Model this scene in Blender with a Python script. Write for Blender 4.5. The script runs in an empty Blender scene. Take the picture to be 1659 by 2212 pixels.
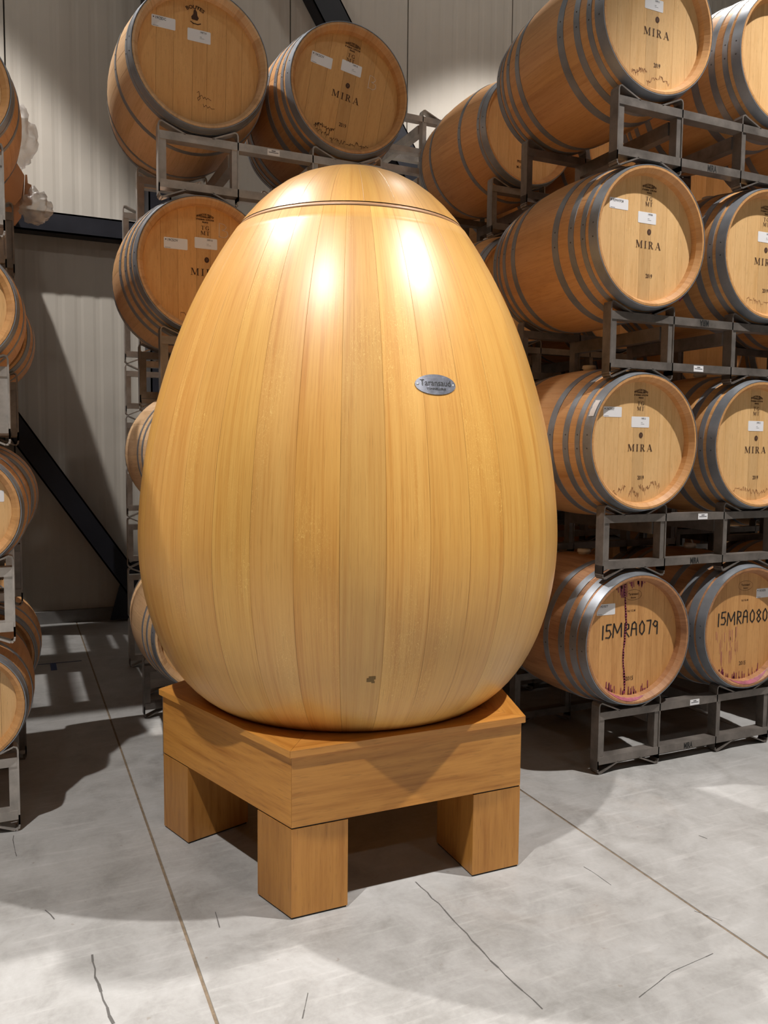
import bpy, bmesh, math, random
from mathutils import Vector, Matrix
random.seed(7)
PI = math.pi
sc = bpy.context.scene
COL = sc.collection

# ------------------------------------------------------------------ camera
PITCH, ROLL, CAM_H, FPX = 0.0763, 0.0095, 1.3907, 1755.18
AZ = 0.4261                                   # angle between the view and the barrel rows
hd = Vector((math.sin(AZ), math.cos(AZ), 0)); rt = Vector((math.cos(AZ), -math.sin(AZ), 0))
fwd = hd*math.cos(PITCH) - Vector((0, 0, 1))*math.sin(PITCH)
up = hd*math.sin(PITCH) + Vector((0, 0, 1))*math.cos(PITCH)
r2 = rt*math.cos(ROLL) + up*math.sin(ROLL); u2 = -rt*math.sin(ROLL) + up*math.cos(ROLL)
cd = bpy.data.cameras.new('camera'); cam = bpy.data.objects.new('camera', cd); COL.objects.link(cam)
cd.sensor_fit = 'AUTO'; cd.sensor_width = 36.0; cd.lens = FPX/2212*36.0; cd.clip_end = 100
M = Matrix((r2, u2, -fwd)).transposed().to_4x4(); M.translation = Vector((0, 0, CAM_H)); cam.matrix_world = M
sc.camera = cam

# ------------------------------------------------------------------ world, lamps, exposure
w = bpy.data.worlds.new('world'); sc.world = w; w.use_nodes = True
w.node_tree.nodes['Background'].inputs[0].default_value = (0.9, 0.92, 1.0, 1); w.node_tree.nodes['Background'].inputs[1].default_value = 0.0
sc.view_settings.view_transform = 'Standard'; sc.view_settings.look = 'None'
sc.view_settings.gamma = 1.0; sc.view_settings.use_curve_mapping = False
sc.view_settings.exposure = 0.07
LAMP_Z = 8.0
LAMPS = [(4.0, 0.1, 2400), (-1.8, 0.1, 1650), (4.3, 4.9, 1600), (-1.4, 5.0, 1900), (-2.0, -6.0, 1250), (4.0, -6.0, 1250)]
for i, (x, y, p) in enumerate(LAMPS):
    ld = bpy.data.lights.new('high_bay_light', 'SPOT'); ld.shadow_soft_size = 0.06; ld.energy = p; ld.color = (1.0, 0.955, 0.91)
    ld.spot_size = math.radians(70); ld.spot_blend = 0.22
    lo = bpy.data.objects.new('high_bay_light', ld); lo.location = (x, y, LAMP_Z-0.16); COL.objects.link(lo)

# ------------------------------------------------------------------ helpers
def link(o):
    COL.objects.link(o); return o
def obj(name, me, parent=None, mat=None, loc=(0, 0, 0), rot=(0, 0, 0), color=None, M4=None):
    o = bpy.data.objects.new(name, me)
    if mat is not None and me is not None and not me.materials: me.materials.append(mat)
    if parent is not None: o.parent = parent
    o.location = loc; o.rotation_euler = rot
    if M4 is not None: o.matrix_local = M4
    if color is not None: o.color = color
    return link(o)
def tag(o, label=None, cat=None, group=None, kind=None):
    if label: o['label'] = label
    if cat: o['category'] = cat
    if group: o['group'] = group
    if kind: o['kind'] = kind
    return o
def empty(name, loc, label=None, cat=None, group=None, rotz=0):
    o = bpy.data.objects.new(name, None); o.empty_display_size = .05; o.location = loc; o.rotation_euler = (0, 0, rotz); link(o)
    return tag(o, label, cat, group)

class MB:
    """collects polygons (with UVs) into one mesh"""
    def __init__(s): s.v = []; s.f = []; s.uv = []; s.sm = []
    def face(s, pts, uv=None, smooth=False):
        n = len(s.v); s.v += [tuple(p) for p in pts]; s.f.append(tuple(range(n, n+len(pts))))
        s.uv.append(uv if uv else [(0, 0)]*len(pts)); s.sm.append(smooth)
    def box(s, a, b, ax=None, bev=0):
        x0, y0, z0 = a; x1, y1, z1 = b
        d = [x1-x0, y1-y0, z1-z0]
        if ax is None: ax = d.index(max(d))
        c = [(x0, y0, z0), (x1, y0, z0), (x1, y1, z0), (x0, y1, z0), (x0, y0, z1), (x1, y0, z1), (x1, y1, z1), (x0, y1, z1)]
        for q in ((0, 3, 2, 1), (4, 5, 6, 7), (0, 1, 5, 4), (1, 2, 6, 5), (2, 3, 7, 6), (3, 0, 4, 7)):
            P = [c[i] for i in q]
            oth = [k for k in range(3) if k != ax]
            s.face(P, [(p[oth[0]]+p[oth[1]], p[ax]) for p in P])
    def prism(s, poly, z0, z1, axis='z'):
        """extrude a 2D polygon; axis z: (x,y) polygon, axis y: (x,z) polygon"""
        def P(p, h): return (p[0], p[1], h) if axis == 'z' else (p[0], h, p[1])
        n = len(poly)
        s.face([P(p, z0) for p in (poly if axis == 'y' else poly[::-1])], [(p[0], p[1]) for p in (poly if axis == 'y' else poly[::-1])])
        s.face([P(p, z1) for p in (poly[::-1] if axis == 'y' else poly)], [(p[0], p[1]) for p in (poly[::-1] if axis == 'y' else poly)])
        L = 0
        for i in range(n):
            a = poly[i]; b = poly[(i+1) % n]; d = math.dist(a, b)
            q = [P(a, z0), P(b, z0), P(b, z1), P(a, z1)]; uv = [(L, z0), (L+d, z0), (L+d, z1), (L, z1)]
            if axis == 'y': q = q[::-1]; uv = uv[::-1]
            s.face(q, uv); L += d
    def strip(s, path, w, y, closed=False):
        """flat ribbon in the XZ plane at depth y facing -Y"""
        for a, b in zip(path, path[1:]):
            dx, dz = b[0]-a[0], b[1]-a[1]; L = math.hypot(dx, dz) or 1e-9
            nx, nz = -dz/L*w/2, dx/L*w/2; ex, ez = dx/L*w*.3, dz/L*w*.3
            q = [(a[0]-nx-ex, y, a[1]-nz-ez), (b[0]-nx+ex, y, b[1]-nz+ez), (b[0]+nx+ex, y, b[1]+nz+ez), (a[0]+nx-ex, y, a[1]+nz-ez)]
            s.face(q)
    def build(s, name, weld=True):
        me = bpy.data.meshes.new(name); me.from_pydata(s.v, [], s.f)
        ul = me.uv_layers.new(name='UVMap'); k = 0
        for p, uv in zip(me.polygons, s.uv):
            for j, li in enumerate(p.loop_indices): ul.data[li].uv = uv[j]
        for p, m in zip(me.polygons, s.sm): p.use_smooth = m
        if weld:
            bm = bmesh.new(); bm.from_mesh(me); bmesh.ops.remove_doubles(bm, verts=bm.verts, dist=1e-5); bm.to_mesh(me); bm.free()
        me.update(); return me
def lathe(prof, n=48, a0=0.0, a1=2*PI, axis='z', smooth=True, closed=False):
    """profile [(r, h)] swept round the axis; returns MB"""
    m = MB(); full = abs(a1-a0-2*PI) < 1e-6
    A = [a0+(a1-a0)*i/n for i in range(n+1)]
    pr = prof+[prof[0]] if closed else prof
    L = [0]
    for p, q in zip(pr, pr[1:]): L.append(L[-1]+math.dist(p, q))
    def P(r, h, a): return (r*math.cos(a), r*math.sin(a), h) if axis == 'z' else (r*math.cos(a), h, r*math.sin(a))
    for i in range(n):
        for j in range(len(pr)-1):
            (ra, ha), (rb, hb) = pr[j], pr[j+1]
            q = [P(ra, ha, A[i]), P(ra, ha, A[i+1]), P(rb, hb, A[i+1]), P(rb, hb, A[i])]
            uv = [(A[i]*.5, L[j]), (A[i+1]*.5, L[j]), (A[i+1]*.5, L[j+1]), (A[i]*.5, L[j+1])]
            if ra < 1e-7: q = [q[0], q[2], q[3]]; uv = [uv[0], uv[2], uv[3]]
            elif rb < 1e-7: q = q[:3]; uv = uv[:3]
            if axis == 'y': q = q[::-1]; uv = uv[::-1]
            m.face(q, uv, smooth)
    return m

# ------------------------------------------------------------------ materials
class NT:
    def __init__(s, name):
        s.m = bpy.data.materials.new(name); s.m.use_nodes = True; s.t = s.m.node_tree; s.b = s.t.nodes['Principled BSDF']
    def n(s, typ, **k):
        x = s.t.nodes.new(typ)
        for a, v in k.items():
            if a.startswith('i_'): x.inputs[int(a[2:]) if a[2:].isdigit() else a[2:].replace('_', ' ')].default_value = v
            else: setattr(x, a, v)
        return x
    def l(s, a, b): s.t.links.new(a, b)
    def math(s, op, a, b=None):
        x = s.n('ShaderNodeMath', operation=op)
        for i, v in enumerate((a, b)):
            if v is None: continue
            if isinstance(v, (int, float)): x.inputs[i].default_value = v
            else: s.l(v, x.inputs[i])
        return x.outputs[0]
    def mix(s, fac, a, b, bt='MIX'):
        x = s.n('ShaderNodeMix', data_type='RGBA', blend_type=bt)
        for k, v in ((0, fac), (6, a), (7, b)):
            if isinstance(v, (int, float)): x.inputs[k].default_value = v
            elif isinstance(v, tuple): x.inputs[k].default_value = v if len(v) == 4 else (*v, 1)
            else: s.l(v, x.inputs[k])
        return x.outputs[2]
    def ramp(s, inp, stops):
        x = s.n('ShaderNodeValToRGB'); e = x.color_ramp.elements
        while len(e) < len(stops): e.new(.5)
        for el, (p, c) in zip(e, stops): el.position = p; el.color = c if len(c) == 4 else (*c, 1)
        s.l(inp, x.inputs[0]); return x.outputs[0]
    def noise(s, vec, scale, detail=4, rough=.55, dist=0.0):
        x = s.n('ShaderNodeTexNoise'); x.inputs['Scale'].default_value = scale; x.inputs['Detail'].default_value = detail
        x.inputs['Roughness'].default_value = rough; x.inputs['Distortion'].default_value = dist; s.l(vec, x.inputs['Vector']); return x.outputs[0]
    def mapv(s, vec, scale, loc=None):
        x = s.n('ShaderNodeMapping'); x.inputs['Scale'].default_value = scale; s.l(vec, x.inputs[0])
        if loc is not None: s.l(loc, x.inputs['Location'])
        return x.outputs[0]
    def bump(s, h, strength, dist=.002):
        x = s.n('ShaderNodeBump'); x.inputs['Strength'].default_value = strength; x.inputs['Distance'].default_value = dist
        s.l(h, x.inputs['Height']); s.l(x.outputs[0], s.b.inputs['Normal'])

def wood(name, light, dark, rough=.45, across=90, along=3.0, fleck=0.0, stain=0.0, coat=0.0, vary=.35, bump=.15, fig=1.0, edge=0.0, spec=.5):
    t = NT(name); tc = t.n('ShaderNodeTexCoord'); oi = t.n('ShaderNodeObjectInfo')
    off = t.n('ShaderNodeCombineXYZ'); t.l(t.math('MULTIPLY', oi.outputs['Random'], 37.0), off.inputs[0]); t.l(t.math('MULTIPLY', oi.outputs['Random'], 91.0), off.inputs[1])
    uv = tc.outputs['UV']
    fine = t.noise(t.mapv(uv, (across*2.2, along*1.3, 1), off.outputs[0]), 1.0, 5, .65)
    band = t.noise(t.mapv(uv, (across*.28, along*.5, 1), off.outputs[0]), 1.0, 3, .5, 1.2*fig)
    pore = t.noise(t.mapv(uv, (across*6, along*6, 1), off.outputs[0]), 1.0, 2, .6)
    f = t.math('ADD', t.math('MULTIPLY', fine, .55), t.math('MULTIPLY', band, .45))
    col = t.ramp(f, [(.28, dark), (.50, tuple((a*.65+b*.35) for a, b in zip(light, dark))), (.70, light)])
    pf = t.ramp(pore, [(.30, (1, 1, 1)), (.42, (0, 0, 0))])
    col = t.mix(t.math('MULTIPLY', pf, .28), col, tuple(c*.45 for c in dark))
    if fleck > 0:      # ray fleck: short pale wavy marks, clustered on some staves
        fl = t.noise(t.mapv(uv, (75, 26, 1), off.outputs[0]), 1.0, 2, .45, 2.2)
        line = t.ramp(t.math('ABSOLUTE', t.math('SUBTRACT', fl, .5)), [(0.0, (1, 1, 1)), (.014, (0, 0, 0))])
        cl = t.ramp(t.noise(t.mapv(uv, (9, 2.2, 1), off.outputs[0]), 1.0, 2, .5), [(.53, (0, 0, 0)), (.66, (1, 1, 1))])
        col = t.mix(t.math('MULTIPLY', t.math('MULTIPLY', line, cl), fleck), col, tuple(min(1, c*1.5+.05) for c in light))
    if stain > 0:
        st = t.ramp(t.noise(t.mapv(uv, (9, 5, 1), off.outputs[0]), 1.0, 5, .6), [(.56, (0, 0, 0)), (.76, (1, 1, 1))])
        col = t.mix(t.math('MULTIPLY', st, stain), col, (.16, .055, .02))
    if edge:      # dark glue line where one stave meets the next
        sx = t.n('ShaderNodeSeparateXYZ'); t.l(uv, sx.inputs[0])
        ed = t.n('ShaderNodeMapRange'); ed.inputs[1].default_value = edge-.0016; ed.inputs[2].default_value = edge-.0004; t.l(t.math('ABSOLUTE', sx.outputs[0]), ed.inputs[0])
        gap = t.ramp(t.noise(t.mapv(uv, (20, 5, 1), off.outputs[0]), 1.0, 3, .5), [(.40, (.15, .15, .15)), (.62, (1, 1, 1))])
        col = t.mix(t.math('MULTIPLY', t.math('MULTIPLY', ed.outputs[0], gap), .55), col, tuple(c*.35 for c in dark))
    t.b.inputs['Specular IOR Level'].default_value = spec
    # object colour carries the tone of the single stave or board
    col = t.mix(1.0, col, oi.outputs['Color'], 'MULTIPLY')
    t.l(col, t.b.inputs['Base Color'])
    t.b.inputs['Roughness'].default_value = rough; t.b.inputs['Coat Weight'].default_value = coat; t.b.inputs['Coat Roughness'].default_value = .35
    if bump: t.bump(fine, bump, .0006)
    return t.m
def plain(name, col, rough=.6, metal=0.0, mott=0.0, mscale=14.0, bump=0.0, aniso=None, spec=.5):
    t = NT(name); t.b.inputs['Roughness'].default_value = rough; t.b.inputs['Metallic'].default_value = metal; t.b.inputs['Specular IOR Level'].default_value = spec
    if mott:
        tc = t.n('ShaderNodeTexCoord'); oi = t.n('ShaderNodeObjectInfo')
        off = t.n('ShaderNodeCombineXYZ'); t.l(t.math('MULTIPLY', oi.outputs['Random'], 23.0), off.inputs[0])
        v = t.mapv(tc.outputs['Object'], aniso or (1, 1, 1), off.outputs[0]); n = t.noise(v, mscale, 5, .62)
        t.l(t.ramp(n, [(.3, tuple(c*(1-mott) for c in col)), (.7, tuple(min(1, c*(1+mott*.6)) for c in col))]), t.b.inputs['Base Color'])
        r = t.n('ShaderNodeMapRange'); r.inputs[3].default_value = max(.05, rough-.12); r.inputs[4].default_value = min(1, rough+.15); t.l(n, r.inputs[0]); t.l(r.outputs[0], t.b.inputs['Roughness'])
        if bump: t.bump(n, bump, .001)
    else: t.b.inputs['Base Color'].default_value = (*col, 1)
    return t.m
def srgb(r, g, b):
    f = lambda c: (c/255/12.92) if c/255 <= .04045 else ((c/255+.055)/1.055)**2.4
    return (f(r), f(g), f(b))

M_EGG = wood('egg_oak', srgb(228, 178, 96), srgb(196, 132, 54), rough=.45, across=70, along=1.6, fleck=.7, coat=.9, bump=.06, edge=.0650, spec=.25)
M_LID = wood('lid_oak', srgb(226, 174, 88), srgb(192, 126, 46), rough=.45, across=70, along=1.6, fleck=.4, coat=.9, bump=.06, edge=.0975, spec=.25)
M_PLINTH = wood('plinth_oak', srgb(222, 158, 76), srgb(168, 104, 34), rough=.42, across=26, along=2.0, coat=.1, fig=2.5, bump=.08)
M_STAVE = wood('barrel_oak', srgb(210, 160, 106), srgb(178, 126, 74), rough=.50, across=34, along=2.5, stain=.22)
M_STAVE_OLD = wood('barrel_oak_worn', srgb(182, 134, 92), srgb(132, 84, 50), rough=.6, across=34, along=3, stain=.6)
M_HEAD = wood('head_oak', srgb(226, 186, 132), srgb(204, 158, 100), rough=.5, across=42, along=4.0, fleck=.35)
M_HEAD_OLD = wood('head_oak_worn', srgb(212, 160, 100), srgb(176, 122, 68), rough=.52, across=42, along=4.0)
M_HOOP = plain('hoop_steel', (.27, .29, .32), .42, .5, .22, 9, .03)
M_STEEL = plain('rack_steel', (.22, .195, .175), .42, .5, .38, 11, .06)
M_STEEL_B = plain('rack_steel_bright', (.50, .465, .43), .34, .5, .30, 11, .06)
M_DARK = plain('beam_paint', (.012, .013, .020), .45, .0, .2, 5, spec=.35)
M_INK = plain('burnt_ink', (.060, .024, .010), .8)
M_BLACK = plain('black_paint', (.012, .012, .012), .6)
M_CHALK = plain('chalk', (.72, .56, .42), .9)
M_LABEL = plain('label_paper', (.80, .80, .82), .5)
M_PRINT = plain('label_print', (.10, .10, .11), .6)
M_WINE = plain('wine_stain', (.24, .035, .075), .5, 0, .4, 60)
M_DRIP = plain('dried_drip', (.36, .17, .07), .7)
M_PINK = plain('wine_tint', (.34, .09, .13), .6, 0, .5, 30)
M_BUNG = plain('bung_rubber', (.62, .58, .52), .6)
M_NAIL = plain('rivet', (.08, .08, .085), .5, .5)

# concrete
def concrete(name, base=.50):
    t = NT(name); tc = t.n('ShaderNodeTexCoord'); v = tc.outputs['Object']
    a = t.noise(v, .9, 6, .62, .6); b = t.noise(v, 5.5, 8, .68, .5); c = t.noise(v, 60, 4, .7)
    f = t.math('ADD', t.math('ADD', t.math('MULTIPLY', a, .42), t.math('MULTIPLY', b, .46)), t.math('MULTIPLY', c, .12))
    g = base
    col = t.ramp(f, [(.37, (g*.66, g*.65, g*.62)), (.50, (g*.96, g*.95, g*.93)), (.63, (g*1.18, g*1.18, g*1.17))])
    br = t.ramp(t.noise(t.mapv(v, (1.1, .55, 1)), 1.5, 5, .6, 1.0), [(.56, (0, 0, 0)), (.74, (1, 1, 1))])
    col = t.mix(t.math('MULTIPLY', br, .20), col, (.36, .27, .19))
    sp = t.ramp(t.noise(v, 28, 2, .5), [(.23, (1, 1, 1)), (.27, (0, 0, 0))]); col = t.mix(t.math('MULTIPLY', sp, .4), col, (.20, .16, .12))
    sw = t.ramp(t.noise(t.mapv(v, (3, 30, 1)), 1.4, 4, .6), [(.55, (0, 0, 0)), (.72, (1, 1, 1))]); col = t.mix(t.math('MULTIPLY', sw, .16), col, (.72, .71, .70))
    t.l(col, t.b.inputs['Base Color'])
    r = t.n('ShaderNodeMapRange'); r.inputs[3].default_value = .30; r.inputs[4].default_value = .62; t.l(b, r.inputs[0]); t.l(r.outputs[0], t.b.inputs['Roughness'])
    t.b.inputs['Specular IOR Level'].default_value = .35
    t.bump(f, .12, .004); return t.m
M_CONC = concrete('polished_concrete', .37)
M_JOINT = plain('joint_filler', (.20, .15, .10), .85, 0, .4, 40)
M_CRACK = plain('crack', (.10, .095, .09), .9)
M_WALL = plain('wall_panel_paint', srgb(186, 180, 170), .55, 0, .05, 2)
M_SEAM = plain('panel_seam', (.05, .048, .045), .8)
M_CEIL = plain('ceiling_paint', (.16, .16, .16), .8)
M_FARWALL = plain('far_wall_paint', (.17, .155, .14), .8)
M_CURB = plain('curb_concrete', (.22, .21, .20), .8, 0, .2, 8)

# ------------------------------------------------------------------ room
U0, U1, V0, V1, ZC = -9.9, 13.2, -13.0, 6.85, 9.0
fl = empty('floor', (0, 0, 0)); tag(fl, kind='structure')
JU = [U0-.2, -1.04, .415, 1.865, 3.32, 4.77, U1+.2]
for a, b in zip(JU, JU[1:]):
    m = MB(); g = .0028
    x0, x1 = a+g, b-g; e = .002
    m.face([(x0+e, V0, 0), (x1-e, V0, 0), (x1-e, V1+.2, 0), (x0+e, V1+.2, 0)])
    m.face([(x0, V0, -.006), (x0+e, V0, 0), (x0+e, V1+.2, 0), (x0, V1+.2, -.006)]); m.face([(x1-e, V0, 0), (x1, V0, -.006), (x1, V1+.2, -.006), (x1-e, V1+.2, 0)])
    obj('slab', m.build('slab'), fl, M_CONC)
for a in JU[1:-1]:
    m = MB(); m.box((a-.012, V0, -.03), (a+.012, V1, -.0022)); obj('joint_filler', m.build('joint_filler'), fl, M_JOINT)
m = MB(); m.box((U0-.2, V0-.2, -.15), (U1+.2, V1+.2, -.035)); obj('sub_base', m.build('sub_base'), fl, M_JOINT)
def crack(pts, w):
    m = MB(); P = []
    for (a, b) in zip(pts, pts[1:]):
        n = max(2, int(math.dist(a, b)/.03))
        for i in range(n): t = i/n; P.append((a[0]+(b[0]-a[0])*t+random.uniform(-.003, .003), a[1]+(b[1]-a[1])*t))
    P.append(pts[-1])
    for a, b in zip(P, P[1:]):
        dx, dy = b[0]-a[0], b[1]-a[1]; L = math.hypot(dx, dy); ww = w*random.uniform(.5, 1.2)/2; nx, ny = -dy/L*ww, dx/L*ww
        m.face([(a[0]-nx, a[1]-ny, .0006), (b[0]-nx, b[1]-ny, .0006), (b[0]+nx, b[1]+ny, .0006), (a[0]+nx, a[1]+ny, .0006)])
    obj('crack', m.build('crack'), fl, M_CRACK)
CRACKS = [([(0.163, 2.269), (0.163, 2.166), (0.174, 2.063), (0.186, 1.964)], 0.007), ([(1.147, 2.254), (1.157, 2.077), (1.154, 1.808), (1.165, 1.668), (1.17, 1.59)], 0.0045), ([(1.712, 2.115), (1.717, 1.986)], 0.002), ([(1.422, 1.527), (1.573, 1.572), (1.74, 1.587)], 0.0025), ([(0.612, 1.798), (0.653, 1.882)], 0.003), ([(0.051, 2.553), (0.075, 2.49)], 0.003), ([(0.519, 2.34), (0.511, 2.255)], 0.003), ([(-0.038, 3.107), (-0.026, 2.939)], 0.003), ([(2.239, 2.128), (2.248, 2.098)], 0.003), ([(1.852, 1.767), (1.888, 1.693)], 0.0015)]
for pts, wd in CRACKS: crack(pts, wd)

# back wall of ribbed metal panels
wb = empty('wall_back', (0, V1, 0)); tag(wb, kind='structure')
def panel_mesh(wd, h, z0):
    m = MB(); prof = [(0.004, 0.02), (0.006, 0.0)]; nr = 8; pitch = wd/nr
    for i in range(nr):
        x = i*pitch
        prof += [(x+pitch*.25, 0.0), (x+pitch*.40, 0.0022), (x+pitch*.60, 0.0022), (x+pitch*.75, 0.0)]
    prof += [(wd-.006, 0), (wd-.004, .02)]
    for a, b in zip(prof, prof[1:]): m.face([(a[0], a[1], z0), (b[0], b[1], z0), (b[0], b[1], h), (a[0], a[1], h)])
    return m.build('panel')
PM = panel_mesh(1.1, ZC, .10); x = -9.9
while x < 13.1:
    obj('panel', PM, wb, M_WALL, loc=(x, 0, 0)); x += 1.1
m = MB(); m.box((U0, .021, 0), (U1, .12, ZC)); obj('backing', m.build('backing'), wb, M_SEAM)
m = MB(); m.box((U0, -.03, 0), (U1, .02, .099)); obj('curb', m.build('curb'), wb, M_CURB)
for nm, a, b in (('wall_left', (U0-.15, V0, 0), (U0, V1+.1, ZC)), ('wall_right', (U1, V0, 0), (U1+.15, V1+.1, ZC)), ('wall_front', (U0-.1, V0-.15, 0), (U1+.1, V0, ZC)), ('ceiling', (U0-.1, V0-.1, ZC), (U1+.1, V1+.1, ZC+.15))):
    m = MB(); m.box(a, b); tag(obj(nm, m.build(nm), None, M_CEIL if nm == 'ceiling' else M_FARWALL), kind='structure')

# structural steel on the back wall
def channel(a, b, wd, dp, name, parent=None):
    """C channel between two points of the wall plane (x,z): web + two flanges"""
    a = Vector(a); b = Vector(b); d = (b-a).normalized(); n = Vector((-d.y, d.x)); m = MB(); t = .012
    def slab(n0, n1, y0, y1):
        P = [a+n*n0, b+n*n0, b+n*n1, a+n*n1]; m.prism([(p.x, p.y) for p in P], y0, y1, 'y')
    slab(-wd/2, wd/2, V1-dp, V1-dp+t); slab(wd/2-t, wd/2, V1-dp, V1-.01); slab(-wd/2, -wd/2+t, V1-dp, V1-.01)
    return obj(name, m.build(name), parent, M_DARK)
tag(channel((-3.0, 3.065), (.98, 3.065), .15, .15, 'wall_beam'), 'dark blue-black steel beam running level across the ribbed wall', 'beam')
br = channel((-1.9, 4.4), (.93, .16), .16, .16, 'wall_brace'); tag(br, 'black diagonal steel brace running down the shadowed wall to the floor', 'brace')
m = MB(); m.prism([(.66, .02), (.98, .02), (.98, .55), (.78, .45)], V1-.15, V1-.13, 'y'); obj('gusset_plate', m.build('gusset_plate'), br, M_DARK)
cl = channel((1.06, 0.0), (1.06, ZC), .17, .30, 'wall_column'); tag(cl, 'dark steel column against the wall behind the left barrel stack', 'column')
b2 = channel((1.15, 7.15), (4.4, 2.2), .24, .16, 'wall_brace'); tag(b2, 'dark diagonal steel brace passing behind the tilted barrel at the top', 'brace')

# high bay lamps
LL = ['high bay lamp hanging in front of the right barrel stack', 'high bay lamp hanging in front of the left-edge racks', 'high bay lamp hanging over the right barrel stack', 'high bay lamp hanging over the left-edge racks near the wall', 'high bay lamp far behind the camera to the left', 'high bay lamp far behind the camera to the right']
M_LENS = plain('lamp_glow', (1, 1, 1), .5); M_LENS.node_tree.nodes['Principled BSDF'].inputs['Emission Color'].default_value = (1, .95, .88, 1); M_LENS.node_tree.nodes['Principled BSDF'].inputs['Emission Strength'].default_value = 130
for i, (x, y, p) in enumerate(LAMPS):
    t = empty('high_bay_lamp', (x, y, LAMP_Z), LL[i], 'lamp', 'high bay lamps')
    obj('lamp_shade', lathe([(.2, 0), (.215, .0), (.215, .06), (.10, .16), (.08, .3), (0, .3)], 28).build('lamp_shade'), t, M_STEEL)
    obj('lamp_lens', lathe([(.175, -.004), (0, -.004)], 28).build('lamp_lens'), t, M_LENS)
    m = MB(); m.box((-.01, -.01, .3), (.01, .01, ZC-LAMP_Z-.002)); obj('hanger', m.build('hanger'), t, M_STEEL)

# ------------------------------------------------------------------ lettering
def ribbon(m, pts, w, y): m.strip(pts, w, y)
def serif_char(m, ch, x, z, h, y):
    T, t, s = .17, .055, .05
    def R(x0, z0, x1, z1): m.face([(x+x0*h, y, z+z0*h), (x+x1*h, y, z+z0*h), (x+x1*h, y, z+z1*h), (x+x0*h, y, z+z1*h)])
    def D(x0, z0, x1, z1, w): m.face([(x+(x0-w/2)*h, y, z+z0*h), (x+(x0+w/2)*h, y, z+z0*h), (x+(x1+w/2)*h, y, z+z1*h), (x+(x1-w/2)*h, y, z+z1*h)])
    def arc(cx, cz, rx, rz, a0, a1, t0, t1, n=14):
        for i in range(n):
            a = a0+(a1-a0)*i/n; b = a0+(a1-a0)*(i+1)/n
            def q(g, k):
                th = t0+(t1-t0)*abs(math.cos(g)); kk = k*th
                return (x+(cx+(rx-kk)*math.cos(g))*h, y, z+(cz+(rz-kk)*math.sin(g))*h)
            m.face([q(a, 0), q(b, 0), q(b, 1), q(a, 1)][::-1])
    if ch == 'I': R(.14, 0, .14+T, 1); R(.02, 0, .43, s); R(.02, 1-s, .43, 1); return .45
    if ch == 'M':
        R(.13, 0, .13+t, 1); R(.93, 0, .93+T, 1); D(.62, .08, .21, 1, T*1.05); D(.60, .08, .97, 1, t)
        R(.0, 0, .31, s); R(.82, 0, 1.2, s); R(.02, 1-s, .25, 1); R(.95, 1-s, 1.2, 1); return 1.22
    if ch == 'R':
        R(.14, 0, .14+T, 1); R(.02, 0, .44, s); R(.02, 1-s, .45, 1); R(.3, .48, .48, .48+t)
        arc(.45, .74, .30, .26, -PI/2, PI/2, t, T); D(.80, 0, .46, .5, T); R(.72, 0, .96, s); return .98
    if ch == 'A':
        D(.13, 0, .50, 1, t); D(.86, 0, .50, 1, T*1.1); R(.26, .3, .72, .3+t); R(.0, 0, .27, s); R(.70, 0, 1.04, s); return 1.04
    if ch == 'T': R(.36, 0, .36+T, 1); R(.24, 0, .66, s); R(.02, 1-s, .88, 1); R(.02, .78, .02+t, 1); R(.83, .78, .83+t, 1); return .9
    if ch == 'G': arc(.48, .5, .46, .5, .6, 2*PI-.7, t, T, 22); R(.68, .02, .68+T, .42); R(.56, .42-s, .95, .42); return .98
    return .4
def serif_text(txt, cx, z, h, y=-.0012, gap=.28):
    m = MB(); x = 0
    tmp = MB(); W_ = []
    for ch in txt: W_.append(serif_char(tmp, ch, 0, 0, 1, 0))
    tot = (sum(W_)+gap*(len(txt)-1))*h; x = cx-tot/2
    for ch, ww in zip(txt, W_): serif_char(m, ch, x, z, h, y); x += (ww+gap)*h
    return m
HAND = {'1': ([[(0.1, 0), (.12, 1)]], .3), '5': ([[(.55, 1), (.15, .98), (.12, .55), (.42, .58), (.55, .3), (.38, .03), (.08, .06)]], .72),
 'M': ([[(0, 0), (.08, 1), (.4, .3), (.75, 1), (.78, 0)]], .98), 'R': ([[(.08, 0), (.1, 1), (.45, .9), (.45, .6), (.12, .5), (.5, 0)]], .68),
 'A': ([[(0, 0), (.1, .85), (.3, 1), (.45, .85), (.5, 0)], [(.05, .5), (.5, .48)]], .72), '0': ([[(.3, 1), (.08, .7), (.1, .2), (.3, 0), (.5, .25), (.5, .7), (.3, 1)]], .7),
 '7': ([[(.02, .98), (.42, 1), (.28, 0)]], .55), '9': ([[(.48, .7), (.3, .55), (.08, .75), (.25, 1), (.48, .9), (.48, 0)]], .6),
 '8': ([[(.3, .52), (.08, .78), (.3, 1), (.5, .78), (.1, .25), (.3, 0), (.52, .25), (.3, .52)]], .7),
 'B': ([[(.1, 0), (.12, 1), (.45, .95), (.62, .78), (.5, .6), (.3, .54), (.68, .45), (.72, .2), (.5, .03), (.1, .08)]], .8)}
def hand_text(txt, x, z, h, w, y=-.0012, jit=.02):
    m = MB()
    for ch in txt:
        st, adv = HAND[ch]; dz = random.uniform(-jit, jit)*h*3
        for s in st:
            m.strip([(x+p[0]*h, z+p[1]*h+dz) for p in s], w, y)
            m.strip([(x+p[0]*h+w*.5, z+p[1]*h+dz-w*.3) for p in s], w*.6, y-.0002)
        x += adv*h
    return m
_tc = {}
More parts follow.
